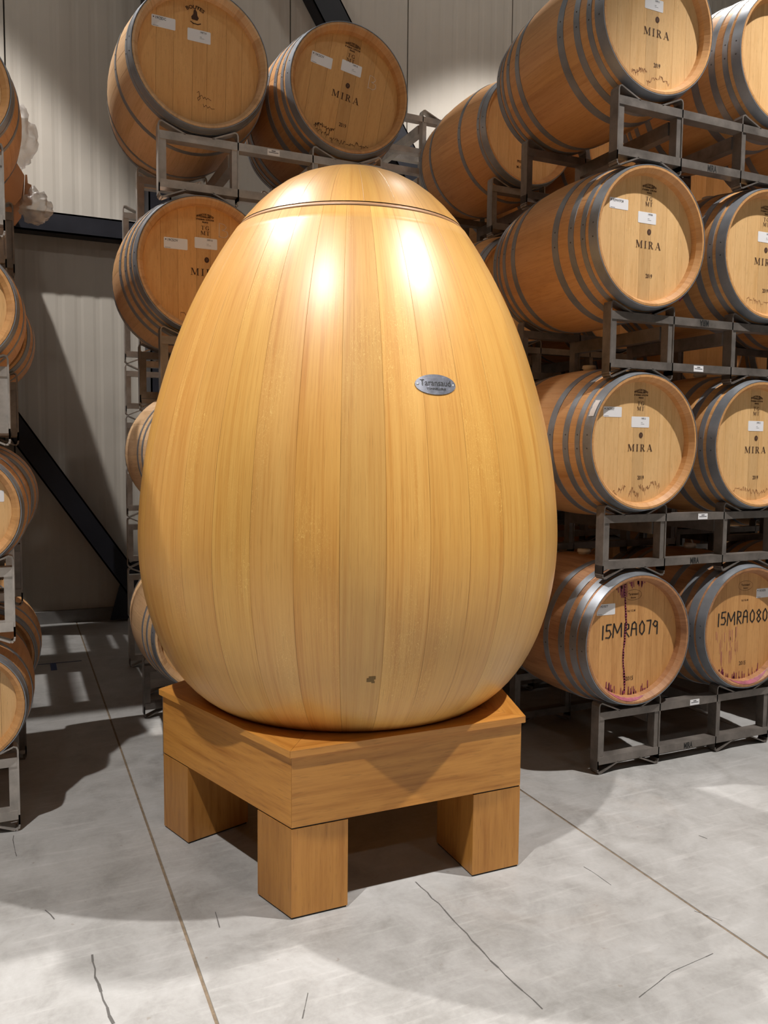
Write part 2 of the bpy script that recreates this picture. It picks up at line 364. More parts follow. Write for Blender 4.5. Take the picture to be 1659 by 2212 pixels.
def font_mesh(txt, size, align='CENTER', bold=0.0, sx=1.0, arch=None, shear=0.0):
    key = (txt, size, align, bold, sx, arch, shear)
    if key in _tc: return _tc[key]
    c = bpy.data.curves.new('lettering', 'FONT'); c.body = txt; c.size = size; c.align_x = align; c.offset = bold; c.resolution_u = 2; c.shear = shear
    o = bpy.data.objects.new('t', c); me = bpy.data.meshes.new_from_object(o)
    for v in me.vertices:
        x, y = v.co.x*sx, v.co.y
        if arch: r = arch+y; a = x/arch; x, y = r*math.sin(a), r*math.cos(a)-arch
        v.co = (x, 0, y)
    bpy.data.objects.remove(o); me.name = 'lettering'; me.materials.clear(); _tc[key] = me
    return me

# ------------------------------------------------------------------ barrels
def bar_r(d, R0, R1, L): return R0+(R1-R0)*(1-((d-L/2)/(L/2))**2)
_bc = {}
def barrel_meshes(style):
    if style in _bc: return _bc[style]
    S = STY[style]; R0, R1, L, NS = S['R0'], S['R1'], S['L'], S['ns']; D = {}
    # one stave, centred on angle 0 (pointing +X), axis +Y
    m = MB(); ha = PI/NS; ths = [-ha*.9992, -ha*.975, 0, ha*.975, ha*.9992]; ins = [.0006, 0, 0, 0, .0006]
    ds = [0, .004]+[.03+(L-.06)*i/12 for i in range(13)]+[L-.004, L]
    th = .024; lip = .009
    def P(d, k, r): a = ths[k]; return (r*math.cos(a), d, r*math.sin(a))
    def ro(d, k):
        r = bar_r(d, R0, R1, L)-ins[k]
        if d == 0 or d == L: r -= .003
        return r
    for i in range(len(ds)-1):
        for k in range(4):
            q = [P(ds[i], k, ro(ds[i], k)), P(ds[i+1], k, ro(ds[i+1], k)), P(ds[i+1], k+1, ro(ds[i+1], k+1)), P(ds[i], k+1, ro(ds[i], k+1))]
            uv = [(ths[k]*R1, ds[i]), (ths[k]*R1, ds[i+1]), (ths[k+1]*R1, ds[i+1]), (ths[k+1]*R1, ds[i])]
            m.face(q, uv, k in (1, 2))
    # chime: end face, bevelled inner lip down to the head, inner face
    for side in (0, 1):
        e = (lambda d: d) if side == 0 else (lambda d: L-d)
        pr = [(ro(0, 1), 0), (R0-lip-.003, 0), (R0-.027, S['rec']*.45), (R0-.030, S['rec']), (R0-.030, S['rec']+.03)]
        for (ra, da), (rb, db) in zip(pr, pr[1:]):
            for k in (0, 1, 2, 3):
                q = [P(e(da), k, ra), P(e(da), k+1, ra), P(e(db), k+1, rb), P(e(db), k, rb)]
                uv = [(ths[k]*R1, da), (ths[k+1]*R1, da), (ths[k+1]*R1, db+.02), (ths[k]*R1, db+.02)]
                if side: q = q[::-1]; uv = uv[::-1]
                m.face(q, uv, False)
    me = m.build('stave'); nn = []
    for p in me.polygons:
        for li in p.loop_indices:
            v = me.vertices[me.loops[li].vertex_index].co
            if p.use_smooth:
                a = math.atan2(v.z, v.x); sl = (bar_r(v.y+.01, R0, R1, L)-bar_r(v.y-.01, R0, R1, L))/.02
                nn.append(tuple(Vector((math.cos(a), -sl, math.sin(a))).normalized()))
            else: nn.append(tuple(p.normal))
    me.normals_split_custom_set(nn); D['stave'] = me
    # head boards
    RH = R0-.0295; nb = 7; D['boards'] = []; tot = 2*RH; ws = [1.0, .95, 1.05, .8, 1.1, .9, 1.0]; sw = sum(ws); x = -RH
    for k in range(nb):
        wd = ws[k]/sw*tot; xa, xb = x+.0004, x+wd-.0004; x += wd
        xa = max(xa, -RH+.0005); xb = min(xb, RH-.0005)
        n = 6; top = []; bot = []
        for i in range(n+1):
            xx = xa+(xb-xa)*i/n; hh = math.sqrt(max(0, RH*RH-xx*xx)); top.append((xx, hh)); bot.append((xx, -hh))
        poly = bot+top[::-1]
        for y0, y1, key in ((S['rec'], S['rec']+.018, 0), (L-S['rec']-.018, L-S['rec'], 1)):
            mm = MB(); mm.prism(poly, y0, y1, 'y'); D['boards'].append((key, k, mm.build('head_board')))
    # hoops
    D['hoops'] = []
    for (a, b) in S['hoops']:
        t = .0022; pr = []
        for d in (a, (a+b)/2, b): pr.append((bar_r(d, R0, R1, L)+t, d))
        pr2 = [(bar_r(b, R0, R1, L)-.001, b), (bar_r(a, R0, R1, L)-.001, a)]
        me = lathe(pr+pr2, 64, axis='y', closed=True).build('hoop')
        nn = []
        for p in me.polygons:
            c = p.center; rad = Vector((c.x, 0, c.z)).normalized(); outer = p.normal.dot(rad) > .8
            for li in p.loop_indices:
                v = me.vertices[me.loops[li].vertex_index].co
                if outer:
                    sl = (bar_r(v.y+.01, R0, R1, L)-bar_r(v.y-.01, R0, R1, L))/.02; q = Vector((v.x, 0, v.z)).normalized(); nn.append(tuple(Vector((q.x, -sl, q.z)).normalized()))
                else: nn.append(tuple(p.normal))
        me.normals_split_custom_set(nn)
        D['hoops'].append((a, b, me))
    D['rivet'] = lathe([(0, -.0015), (.0028, -.001), (.0038, .0005)], 8, axis='y').build('rivet')
    m = lathe([(.026, -.02), (.026, .004), (.032, .008), (.030, .022), (.0, .022)], 18); D['bung'] = m.build('bung')
    for key in ('stave', 'rivet', 'bung'): pass
    _bc[style] = D; return D
H4 = [(.0, .043), (.060, .084), (.122, .152), (.212, .248)]
H3 = [(.0, .040), (.046, .066), (.205, .230)]
H0 = [(.0, .042), (.053, .088), (.118, .152), (.215, .245)]
HN = [(.0, .040), (.085, .102), (.150, .167)]
def both(h, L): return h+[(L-b, L-a) for a, b in h[::-1]]
STY = {'mira': dict(R0=.287, R1=.334, L=.78, ns=26, rec=.046, hoops=both(H4, .78)),
       'light': dict(R0=.287, R1=.334, L=.78, ns=26, rec=.046, hoops=both(H3, .78)),
       'old': dict(R0=.283, R1=.330, L=.78, ns=26, rec=.046, hoops=both(H0, .78)),
       'slim': dict(R0=.258, R1=.302, L=.76, ns=26, rec=.042, hoops=both(HN, .76)),
       'small': dict(R0=.203, R1=.240, L=.68, ns=20, rec=.036, hoops=both([(0, .032), (.040, .054), (.14, .160)], .68))}
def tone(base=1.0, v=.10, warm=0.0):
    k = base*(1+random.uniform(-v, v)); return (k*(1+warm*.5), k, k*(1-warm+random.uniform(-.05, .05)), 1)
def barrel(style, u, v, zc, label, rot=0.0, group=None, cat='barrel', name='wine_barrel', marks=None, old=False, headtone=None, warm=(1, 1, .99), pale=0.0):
    S = STY[style]; D = barrel_meshes(style); R0, R1, L = S['R0'], S['R1'], S['L']
    t = empty(name, (u, v, zc-R1), label, cat, group)
    B = Matrix.Translation((0, 0, R1)) @ Matrix.Rotation(rot, 4, 'Y')
    ns = S['ns']; sm = M_STAVE_OLD if old else M_STAVE; hm = M_HEAD_OLD if old else M_HEAD
    st = D['stave']
    for k in range(ns):
        me = st
        o = bpy.data.objects.new('stave', me); o.parent = t; o.matrix_local = B @ Matrix.Rotation(2*PI*k/ns+.1, 4, 'Y'); o.color = tone(.98+pale, .05, -pale*.9 if pale else 0.0)  # pale: new-oak tone, lifted further to stand in for lamp-lit sides
        if not me.materials: me.materials.append(sm)
        o.material_slots[0].link = 'OBJECT'; o.material_slots[0].material = sm; link(o)
    ht = headtone or [1.0, .98, 1.03, .88, 1.0, 1.04, .97]
    for key, k, me in D['boards']:
        if not me.materials: me.materials.append(hm)
        o = bpy.data.objects.new('head_board', me); o.parent = t; o.matrix_local = B; c = ht[k]*random.uniform(.97, 1.03); o.color = (c*warm[0], c*warm[1], c*warm[2], 1)
        o.material_slots[0].link = 'OBJECT'; o.material_slots[0].material = hm; link(o)
    for (a, b, me) in D['hoops']:
        h = obj('hoop', me, t, M_HOOP, M4=B.copy())
        if b-a > .02:
            d = (a+b)/2; r = bar_r(d, R0, R1, L)+.0022
            for an in (PI*.97, PI*1.03) if a < L/2 else (PI*.97,):
                Mr = Matrix.Translation((r*math.cos(an), d, r*math.sin(an))) @ Vector((0, -1, 0)).rotation_difference(Vector((math.cos(an), 0, math.sin(an)))).to_matrix().to_4x4()
                obj('rivet', D['rivet'], h, M_NAIL, M4=Mr)
    obj('bung', D['bung'], t, M_BUNG, M4=Matrix.Translation((0, L/2, R1+R1)))
    HB = B @ Matrix.Translation((0, S['rec'], 0))
    if marks: marks(t, HB, R0)
    return t
def sticker(t, HB, x0, z1, x1, z0, txt=None, code=None, rotd=0.0, tsize=.0145):
    w_, h_ = x1-x0, z1-z0; Ms = HB @ Matrix.Translation(((x0+x1)/2, 0, (z0+z1)/2)) @ Matrix.Rotation(rotd, 4, 'Y')
    m = MB(); r = .004; c = []
    for sx, sz, a0 in ((1, 1, 0), (-1, 1, PI/2), (-1, -1, PI), (1, -1, 3*PI/2)):
        for q in range(4): a = a0+q*PI/6; c.append((sx*(w_/2-r)+r*math.cos(a), sz*(h_/2-r)+r*math.sin(a)))
    m.prism(c, -.0008, -.0001, 'y'); s = obj('paper_label', m.build('paper_label'), t, M_LABEL, M4=Ms); s['label'] = 'small white printed sticker'
    if txt:
        d = MB(); d.prism([(-w_/2+.008+.003*math.cos(a*PI/4), h_/2-.009+.003*math.sin(a*PI/4)) for a in range(8)], -.0012, -.0009, 'y'); obj('bullet', d.build('bullet'), s, M_PRINT)
        obj('lettering', font_mesh(txt, tsize, 'LEFT', .0003, .86 if len(txt) < 9 else .62), s, M_PRINT, loc=(-w_/2+.014, -.0011, h_/2-.015))
        k = MB(); k.box((-w_/2+.005, -.0011, -h_/2+.003), (-w_/2+.028, -.0009, -h_/2+.0045)); obj('small_print', k.build('small_print'), s, M_PRINT)
    if code: obj('lettering', font_mesh(code, .011, 'LEFT', .0002, .8), s, M_PRINT, loc=(.003, -.0011, h_/2-.012))
    if code:
        k = MB(); k.box((.003, -.0011, -.003), (.012, -.0009, -.0018)); k.box((.003, -.0011, -.009), (.022, -.0009, -.008)); obj('small_print', k.build('small_print'), s, M_PRINT)
def drips(t, HB, x0, x1, z, amp, mat, w=.0022, seed=1, n=46, name='dried_drip'):
    rnd = random.Random(seed); m = MB(); x = x0; zz = z; pts = []
    for i in range(n+1):
        f = i/n; base = z+amp*.5*math.sin(f*7+seed)+ (f-.5)*amp*.2
        pts.append((x0+(x1-x0)*f, base+rnd.uniform(-amp, amp)*.55))
    for a, b in zip(pts, pts[1:]):
        if rnd.random() > .12: m.strip([a, b], w*rnd.uniform(.5, 1.3), -.0008)
        if rnd.random() > .55: m.strip([a, (a[0]+.001, a[1]-rnd.uniform(.004, .018))], w*.5, -.0008)
    obj(name, m.build(name), t, mat, M4=HB.copy())
def dot(t, HB, x, z, r, mat=None):
    m = MB(); m.prism([(x+r*.9*math.cos(a*PI/8), z+r*1.05*math.sin(a*PI/8)) for a in range(16)], -.0012, -.0002, 'y'); e = obj('round_emblem', m.build('round_emblem'), t, M_INK, M4=HB.copy())
    k = MB(); k.strip([(x-.002, z-.004), (x+.002, z), (x-.001, z+.005)], .0012, -.0014); obj('emblem_mark', k.build('emblem_mark'), e, M_DRIP)
def stamp(t, HB, x=.006, z=.21):
    for txt, zz, sz, ar in (('FRANCOIS FRERES', z+.012, .0115, .06), ('TONNELLERIE', z+.002, .0098, None), ('ST ROMAIN  COTE D\'OR', z-.009, .0088, None), ('FRANCE', z-.020, .0088, None)):
        obj('stamped_lettering', font_mesh(txt, sz, 'CENTER', .0004, .78, ar), t, M_INK, M4=HB @ Matrix.Translation((x, -.0009, zz)))
def put(t, HB, m, mat, name='stamped_lettering'): return obj(name, m.build(name), t, mat, M4=HB.copy())
def mira(t, HB, R, stick=None, code='19FF10', chalk=None, drip=None, tgmt=True, x=.01, s1=(-.193, .148, -.096, .105), s2=(-.042, .110, .055, .064), year=True):
    put(t, HB, serif_text('MIRA', x+.0, -.038, .030), M_INK)
    dot(t, HB, x+.002, .031, .0115)
    if year: obj('stamped_lettering', font_mesh('2019', .024, 'CENTER', .0004, .74), t, M_INK, M4=HB @ Matrix.Translation((x+.008, -.0009, -.159)))
    stamp(t, HB, x-.004, .207)
    if tgmt: put(t, HB, serif_text('TG', x-.004, .158, .017, gap=.22), M_INK); put(t, HB, serif_text('MT', x-.004, .136, .017, gap=.18), M_INK)
    if stick: sticker(t, HB, *s1, txt=stick)
    if code: sticker(t, HB, *s2, code=code)
    if chalk: put(t, HB, hand_text('B', chalk[0], chalk[1], .062, .0025), M_CHALK, 'chalk_mark')
    if drip:
        for q in drip: drips(t, HB, *q)

ZB = .583
def m_R1(t, HB, R):
    hoop_sticker(t, HB)
    mira(t, HB, R, '19CFHY', '19FF12', drip=[(-.165, -.06, -.205, .022, M_DRIP, .0022, 2, 40), (-.045, .01, -.215, .026, M_DRIP, .002, 5, 24), (.01, .125, -.185, .024, M_DRIP, .0024, 9, 34)])
def hoop_sticker(t, HB):
    a = math.radians(152); r = .2945; m = MB(); w_, h_ = .034, .075; n = 5
    for i in range(n):
        a0 = a+(i/n-.5)*h_/r; a1 = a+((i+1)/n-.5)*h_/r
        m.face([(r*math.cos(a0), -.040, r*math.sin(a0)), (r*math.cos(a1), -.040, r*math.sin(a1)), ((r+.003)*math.cos(a1), -.040+w_, (r+.003)*math.sin(a1)), ((r+.003)*math.cos(a0), -.040+w_, (r+.003)*math.sin(a0))])
    s = put(t, HB, m, M_LABEL, 'paper_label'); s['label'] = 'small white sticker wrapped over the end hoop'
def m_R2(t, HB, R):
    mira(t, HB, R, '19LPWHYPCM', '19FF08', x=.018)
    put(t, HB, (lambda m: (m.strip([(.17, -.245), (.19, -.225), (.205, -.20)], .010, -.032), m)[1])(MB()), M_WINE, 'wine_spot')
def m_R3(t, HB, R):
    mira(t, HB, R, '19CFHZ', '19FF11', x=.024, drip=[(-.10, -.02, -.185, .014, M_DRIP, .003, 3, 20), (-.02, .10, -.205, .018, M_DRIP, .0026, 4, 26)])
def m_R1b(t, HB, R): mira(t, HB, R, None, '19FF12', drip=[(-.15, .10, -.21, .02, M_DRIP, .002, 12, 40)])
def m_R2b(t, HB, R): mira(t, HB, R, None, '19FF09', drip=[(-.10, .10, -.20, .018, M_DRIP, .002, 13, 34)])
def m_R3b(t, HB, R): mira(t, HB, R, None, None, x=.0)
def oval(t, HB, x, z):
    m = MB(); P = [(x+.046*math.cos(a*PI/16), z+.023*math.sin(a*PI/16)) for a in range(33)]; m.strip(P, .0010, -.0009); put(t, HB, m, M_INK, 'oval_stamp')
    obj('stamped_lettering', font_mesh('Taransaud', .0155, 'CENTER', .0001, .85), t, M_INK, M4=HB @ Matrix.Translation((x, -.0009, z-.001)))
    obj('stamped_lettering', font_mesh('Beaune', .011, 'CENTER', .0001, .85), t, M_INK, M4=HB @ Matrix.Translation((x, -.0009, z-.015)))
def wine(t, HB, streak, seed, R=.283):
    rnd = random.Random(seed); m = MB()
    if streak:
        P = []; z = .252
        while z > -.252: P.append((-.042+.006*math.sin(z*22)+rnd.uniform(-.0012, .0012)+(.002 if z < 0 else 0), z)); z -= .012
        for a, b in zip(P, P[1:]): m.strip([a, b], .0085*rnd.uniform(.7, 1.2), -.0016)
        for k in range(26):
            x = rnd.uniform(-.10, .06); z0 = math.sqrt(.255**2-x*x); m.strip([(x, z0), (x+.002, z0-rnd.uniform(.005, .035)*(2 if -.08 < x < -.03 else 1))], rnd.uniform(.003, .007), -.0011)
    for k in range(34):
        x = rnd.uniform(-.14, .12); z0 = -math.sqrt(.255**2-x*x); m.strip([(x, z0), (x+rnd.uniform(-.002, .002), z0+rnd.uniform(.006, .04))], rnd.uniform(.002, .006), -.0011)
    put(t, HB, m, M_WINE, 'wine_stain')
    # tinted arc of the chime
    a0, a1 = (-PI*.72, -PI*.42) if streak else (-PI*.66, -PI*.30); n = 22; mm = MB()
    for i in range(n):
        a = a0+(a1-a0)*i/n; b = a0+(a1-a0)*(i+1)/n; f = lambda g: .012*math.sin(PI*(g-a0)/(a1-a0))
        q = lambda g, r, y: (r*math.cos(g), y, r*math.sin(g))
        mm.face([q(a, R-.0265, -.0262), q(b, R-.0265, -.0262), q(b, R-.0265+f(b), -.0262-.024*f(b)/.012*.85), q(a, R-.0265+f(a), -.0262-.024*f(a)/.012*.85)])
    put(t, HB, mm, M_PINK, 'wine_tint')
def m_R0(t, HB, R):
    oval(t, HB, .0, .19); obj('stamped_lettering', font_mesh('Ref 152 M', .013, 'CENTER', .0001, .8), t, M_INK, M4=HB @ Matrix.Translation((-.008, -.0009, .117)))
    obj('stamped_lettering', font_mesh('2015', .026, 'CENTER', .0002, .85), t, M_INK, M4=HB @ Matrix.Translation((-.008, -.0009, -.187)))
    put(t, HB, hand_text('15MRA079', -.168, .008, .060, .0050), M_BLACK, 'marker_lettering'); sticker(t, HB, -.196, .160, -.098, .112, txt='19SY877'); wine(t, HB, True, 4)
def m_R0b(t, HB, R):
    oval(t, HB, .01, .19); obj('stamped_lettering', font_mesh('Ref 156 M', .013, 'CENTER', .0001, .8), t, M_INK, M4=HB @ Matrix.Translation((.01, -.0009, .117)))
    obj('stamped_lettering', font_mesh('2015', .026, 'CENTER', .0002, .85), t, M_INK, M4=HB @ Matrix.Translation((.01, -.0009, -.187)))
    put(t, HB, hand_text('15MRA080', -.160, .012, .060, .0050), M_BLACK, 'marker_lettering'); sticker(t, HB, .083, .170, .180, .126, txt='19SY878'); wine(t, HB, False, 8)
    m = MB(); rnd = random.Random(3)
    for k in range(26):
        x = rnd.uniform(-.17, -.02); z = rnd.uniform(-.12, .0); m.strip([(x, z), (x+.002, z-rnd.uniform(.02, .07))], rnd.uniform(.0015, .004), -.0009)
    put(t, HB, m, plain('pale_wine_run', (.50, .20, .12), .6), 'wine_run')
def m_L2(t, HB, R): mira(t, HB, R, '19CSOV', '19FF10', chalk=(.062, .135), x=.012, s1=(-.168, .110, -.068, .064), s2=(-.038, .124, .06, .078), drip=[(-.10, .06, -.20, .014, M_DRIP, .003, 23, 20)])
def m_L3(t, HB, R):
    sticker(t, HB, -.201, .150, -.103, .104, txt='19CSDC'); sticker(t, HB, -.053, .130, .045, .080, code='19BT10')
    obj('stamped_lettering', font_mesh('BOUTES', .020, 'CENTER', .0006, 1.0, .055), t, M_INK, M4=HB @ Matrix.Translation((-.022, -.0009, .212)))
    # hooded figure emblem: a flame-like silhouette over a curled base
    m = MB(); m.prism([(-.036, .168), (-.012, .166), (-.006, .176), (-.012, .186), (-.014, .200), (-.022, .212), (-.028, .204), (-.029, .190), (-.038, .178)], -.0012, -.0002, 'y'); put(t, HB, m, M_INK, 'maker_emblem')
    m = MB(); m.strip([(-.040, .158), (-.030, .152), (-.010, .151), (.002, .156)], .004, -.0009); put(t, HB, m, M_INK, 'maker_emblem')
    m = MB(); m.strip([(-.010, -.128), (-.002, -.122), (.004, -.150), (-.004, -.160), (-.008, -.150), (.010, -.135), (.018, -.148), (.024, -.140), (.030, -.150), (.036, -.142), (.050, -.150)], .0016, -.0009)
    m.strip([(.016, -.170), (.020, -.182), (.030, -.172), (.036, -.184), (.044, -.176), (.052, -.184), (.066, -.182)], .0014, -.0009); put(t, HB, m, M_INK, 'script_lettering')
def m_L3b(t, HB, R): mira(t, HB, R, '19CSOV', '19FF10', chalk=(.088, .058), x=-.004, tgmt=True, s1=(-.193, .122, -.092, .072), s2=(-.048, .138, .052, .088), drip=[(-.13, -.03, -.185, .012, M_INK, .0028, 31, 40), (-.12, .15, -.218, .020, M_INK, .002, 33, 60)])
def m_O(t, HB, R):
    for txt, z in (('PREMIUM', -.165), ('M-15-2019', -.195)): obj('stamped_lettering', font_mesh(txt, .02, 'CENTER', .0004, .85), t, M_INK, M4=HB @ Matrix.Translation((-.02, -.0009, z)))
    k = MB()
    for (a, d) in ((PI*1.12, .52), (PI*1.15, .44)):
        r = .335; 
    # little burnt marks on the staves
G = 'wine barrels in the right-hand stack'; GL = 'wine barrels in the left-hand stack'
UR, VR = 2.437, 2.69
barrel('old', UR, VR, .582, 'worn barrel marked 15MRA079 with a purple wine streak down its head', marks=m_R0, old=True, group=G, headtone=[1, .98, 1, .97, 1.02, 1, .98])
barrel('old', 3.098, VR, .582, 'worn barrel marked 15MRA080, bottom row at the right edge', marks=m_R0b, old=True, group=G, headtone=[1, .98, 1, .97, 1.02, 1, .98])
barrel('mira', UR, VR, 1.433, 'barrel with sticker 19CFHY and jagged brown drip line, second row up', marks=m_R1, group=G)
barrel('mira', 3.122, VR, 1.430, 'barrel cut by the right edge, second row up beside 19CFHY', marks=m_R1b, group=G)
barrel('mira', UR, VR, 2.286, 'barrel with a clean undripped head stamped 2019, third row up, right stack', marks=m_R2, group=G)
barrel('mira', 3.132, VR, 2.285, 'barrel cut by the right edge, third row up', marks=m_R2b, group=G)
barrel('mira', UR, VR, 3.145, 'topmost barrel of the right stack, cut by the top edge', marks=m_R3, group=G)
barrel('mira', 3.175, VR, 3.142, 'brightly topped barrel in the upper right corner', marks=m_R3b, group=G)
VL = 3.56
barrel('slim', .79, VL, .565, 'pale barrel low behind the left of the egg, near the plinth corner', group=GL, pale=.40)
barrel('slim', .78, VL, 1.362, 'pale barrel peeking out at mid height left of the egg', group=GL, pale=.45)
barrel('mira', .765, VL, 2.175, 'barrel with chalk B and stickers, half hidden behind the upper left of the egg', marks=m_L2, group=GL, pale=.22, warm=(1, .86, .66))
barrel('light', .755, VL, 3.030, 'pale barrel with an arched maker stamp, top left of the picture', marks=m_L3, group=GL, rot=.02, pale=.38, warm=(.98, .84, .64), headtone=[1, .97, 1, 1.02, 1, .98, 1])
barrel('mira', 1.430, VL, 3.028, 'tilted barrel with chalk B above the top of the egg', marks=m_L3b, group=GL, rot=.17, warm=(.88, .76, .56))
for k, z in enumerate((.565, 1.362, 2.175)):
    barrel('mira' if k == 2 else 'slim', 1.43, VL, z, ['barrel on the bottom rack wholly behind the egg', 'barrel on the second rack wholly behind the egg', 'barrel on the third rack wholly behind the egg'][k], group=GL)
V2 = 3.84; U2 = 2.40; GB = 'wine barrels in the row behind the right stack'
barrel('light', U2+.20, V2, 3.135, 'orange-lit barrel behind the upper barrels, right of the egg top', marks=m_O, group=GB, headtone=[1, 1, 1, 1, 1, 1, 1])
barrel('light', U2+.88, V2, 3.135, 'barrel of the second row glimpsed under the topmost right barrel', group=GB)
for k, z in enumerate((.583, 1.433, 2.283)):
    barrel('light', U2+.18, V2, z, ['bottom barrel of the row behind the right stack', 'second barrel up in the row behind the right stack', 'barrel glimpsed between the egg and the third-row barrel'][k], group=GB)
    barrel('light', U2+.86, V2, z, ['shadowed barrel behind 15MRA080', 'shadowed barrel behind the second row at the right edge', 'shadowed barrel behind the third row at the right edge'][k], group=GB)
# small barrels at the left edge
GS = 'half-size barrels at the left edge'
FZ = [0, .6906, 1.392, 2.104]; UF, VF = -.012, 3.137
for k, z in enumerate(FZ):
    barrel('small', UF-.176, VF-.03, z+.476, ['half-size barrel at the left edge, lowest on its stack', 'half-size barrel at the left edge, second from the floor, with a sticker', 'half-size barrel at the left edge, third from the floor', 'half-size barrel at the left edge, topmost on its stack'][k], group=GS,
           marks=(lambda t, HB, R: sticker(t, HB, .085, .07, .15, .03, txt='19')) if k == 1 else None, name='half_barrel')
for k, z in enumerate(FZ[:3]):
    barrel('small', UF-.13, VF+.71, z+.476, ['half-size barrel behind the lowest one at the left edge', 'half-size barrel behind the second one at the left edge', 'half-size barrel behind the third one at the left edge', 'half-size barrel behind the topmost one at the left edge'][k], group=GS, name='half_barrel')

# ------------------------------------------------------------------ racks
P1R, P2L, P2R, P3L, P3R, WID = .030, .314, .344, .682, .712, 1.026
RB0, RB1, RT0, RT1, TOP, DEP = .0435, .077, .241, .274, .317, .69
_rc = {}
def rack_meshes():
    if _rc: return _rc
    td = .05
    m = MB(); m.box((.0065, 0, 0), (WID-.0065, td, RB1-RB0), 0); _rc['rail'] = m.build('rail')
    m = MB(); m.box((0, .004, 0), (P1R-.002, td-.004, RT0-RB1), 2); _rc['post'] = m.build('post')
    # cradle strap: flat bar bent over a saddle
    def strap(path, t=.006):
        mm = MB(); n = len(path); off = []
        for i in range(n):
            a = Vector(path[max(0, i-1)]); b = Vector(path[min(n-1, i+1)]); d = (b-a).normalized(); off.append((path[i][0]-d.y*t, path[i][1]+d.x*t))
        for i in range(n-1):
            mm.prism([path[i], path[i+1], off[i+1], off[i]][::-1], 0, td, 'y')
        return mm
    r = .014
    S = [(0, RB0), (0, TOP-r-.0), (r*.3, TOP-r*.3), (r, TOP), (.042, TOP-.002), (.118, RT1+.004), (.126, RT1+.0)]
    S = [(p[0]+.006, p[1]-.006) if i > 2 else (p[0]+.006, p[1]-.002) for i, p in enumerate(S)]
    S = [(.006, RB0-.02), (.006, .30), (.009, .3085), (.016, .311), (.034, .303), (.108, .272), (.114, .270)]
    up_ = strap(S); _rc['cradle_top'] = up_.build('cradle')
    S2 = [(p[0], RT1+RB0-p[1]) for p in S][1:]; S2 = [(.006, .06)]+S2
    mm = MB(); n = len(S2); t_ = .006
    for i in range(n-1):
        a = Vector(S2[i]); b = Vector(S2[i+1]); d = (b-a).normalized(); o_ = Vector((d.y, -d.x))*t_
        mm.prism([tuple(a+o_), tuple(b+o_), tuple(b), tuple(a)][::-1], 0, td, 'y')
    for k in range(len(mm.v)): pass
    _rc['cradle_bot'] = mm.build('cradle')
    m = MB(); m.box((0, td, 0), (.044, DEP-td, .055), 1); _rc['crossbar'] = m.build('crossbar')
    return _rc
MX = Matrix.Scale(-1, 4, (1, 0, 0))
def mirror_mesh(me):
    k = me.name+'_mir'
    if k in _rc: return _rc[k]
    b = me.copy(); b.transform(MX); b.flip_normals(); b.name = me.name; _rc[k] = b; return b
def rack(u, v, z, label, group, mat=None, word=None, tagpos=None, dv=0.0):
    D = rack_meshes(); mat = mat or M_STEEL; t = empty('barrel_rack', (u, v, z), label, 'barrel rack', group)
    def pc(name, me, loc, M4=None):
        if not me.materials: me.materials.append(mat)
        o = bpy.data.objects.new(name, me); o.parent = t; o.location = loc
        o.material_slots[0].link = 'OBJECT'; o.material_slots[0].material = mat; return link(o)
    for y in (0, DEP-.05):
        b = pc('rail', D['rail'], (0, y, RB0)); a = pc('rail', D['rail'], (0, y, RT0))
        if y == 0: rails = (b, a)
        for x in (.006, P2L, P3L, WID-.034): pc('post', D['post'], (x, y, RB1))
        for x in (0, P3L):
            pc('cradle', D['cradle_top'], (x, y, 0)); pc('cradle', mirror_mesh(D['cradle_top']), (x+.344, y, 0))
            pc('cradle', D['cradle_bot'], (x, y, 0)); pc('cradle', mirror_mesh(D['cradle_bot']), (x+.344, y, 0))
    for x in (P2L-.006, P3L-.008): pc('crossbar', D['crossbar'], (x, 0, RT0-.06))
    if word:
        r, flip, cx = word; o = obj('lettering', font_mesh('MIRA', .037, 'CENTER', .0010, .60), rails[r], M_BLACK, loc=(cx, -.0006, .0035))
        if flip: o.rotation_euler = (0, PI, 0); o.location = (cx, -.0006, .0300)
        o.location.y = -.0006
    if tagpos:
        r, cx = tagpos; m = MB(); m.box((cx-.028, -.0009, .003), (cx+.028, -.0001, .0285)); s = obj('paper_label', m.build('paper_label'), rails[r], M_LABEL)
        k = MB(); k.box((cx-.009, -.0013, .020), (cx+.009, -.0010, .024)); k.box((cx-.022, -.0013, .0135), (cx+.022, -.0010, .0165)); obj('small_print', k.build('small_print'), s, M_PRINT)
    return t
GR = 'steel racks of the right stack'
u0, v0 = 2.255, 2.7185
rack(u0, v0, 0, 'steel barrel rack standing on the floor under 15MRA079', GR, word=(0, 0, .515), tagpos=(1, .545))
rack(u0-.005, v0, .85, 'steel barrel rack directly above the 15MRA079 barrel', GR, word=(0, 0, .515), tagpos=(1, .555))
rack(u0-.0, v0, 1.70, 'steel rack with upside-down lettering on its upper rail, right stack', GR, word=(1, 1, .515), tagpos=(0, .49))
rack(u0-.012, v0-.02, 2.55, 'topmost steel rack of the right stack', GR, word=(0, 0, .515))
for k, z in enumerate((0, .85, 1.70, 2.55)):  # row continued out of view, added to shade the second-row barrels
    nm = ['floor', 'second', 'third', 'top'][k]
    rack(3.645, v0, z, nm+' rack of the unseen front-row shade stack past the right edge', 'added front-row racks beyond the right edge')
    for q in (0, 1): barrel('mira', 3.645+.175+.68*q, VR, z+.583, nm+'-level '+['left', 'right'][q]+' barrel of the unseen front-row shade stack past the right edge', group='added front-row barrels beyond the right edge')
GLk = 'steel racks of the left stack'
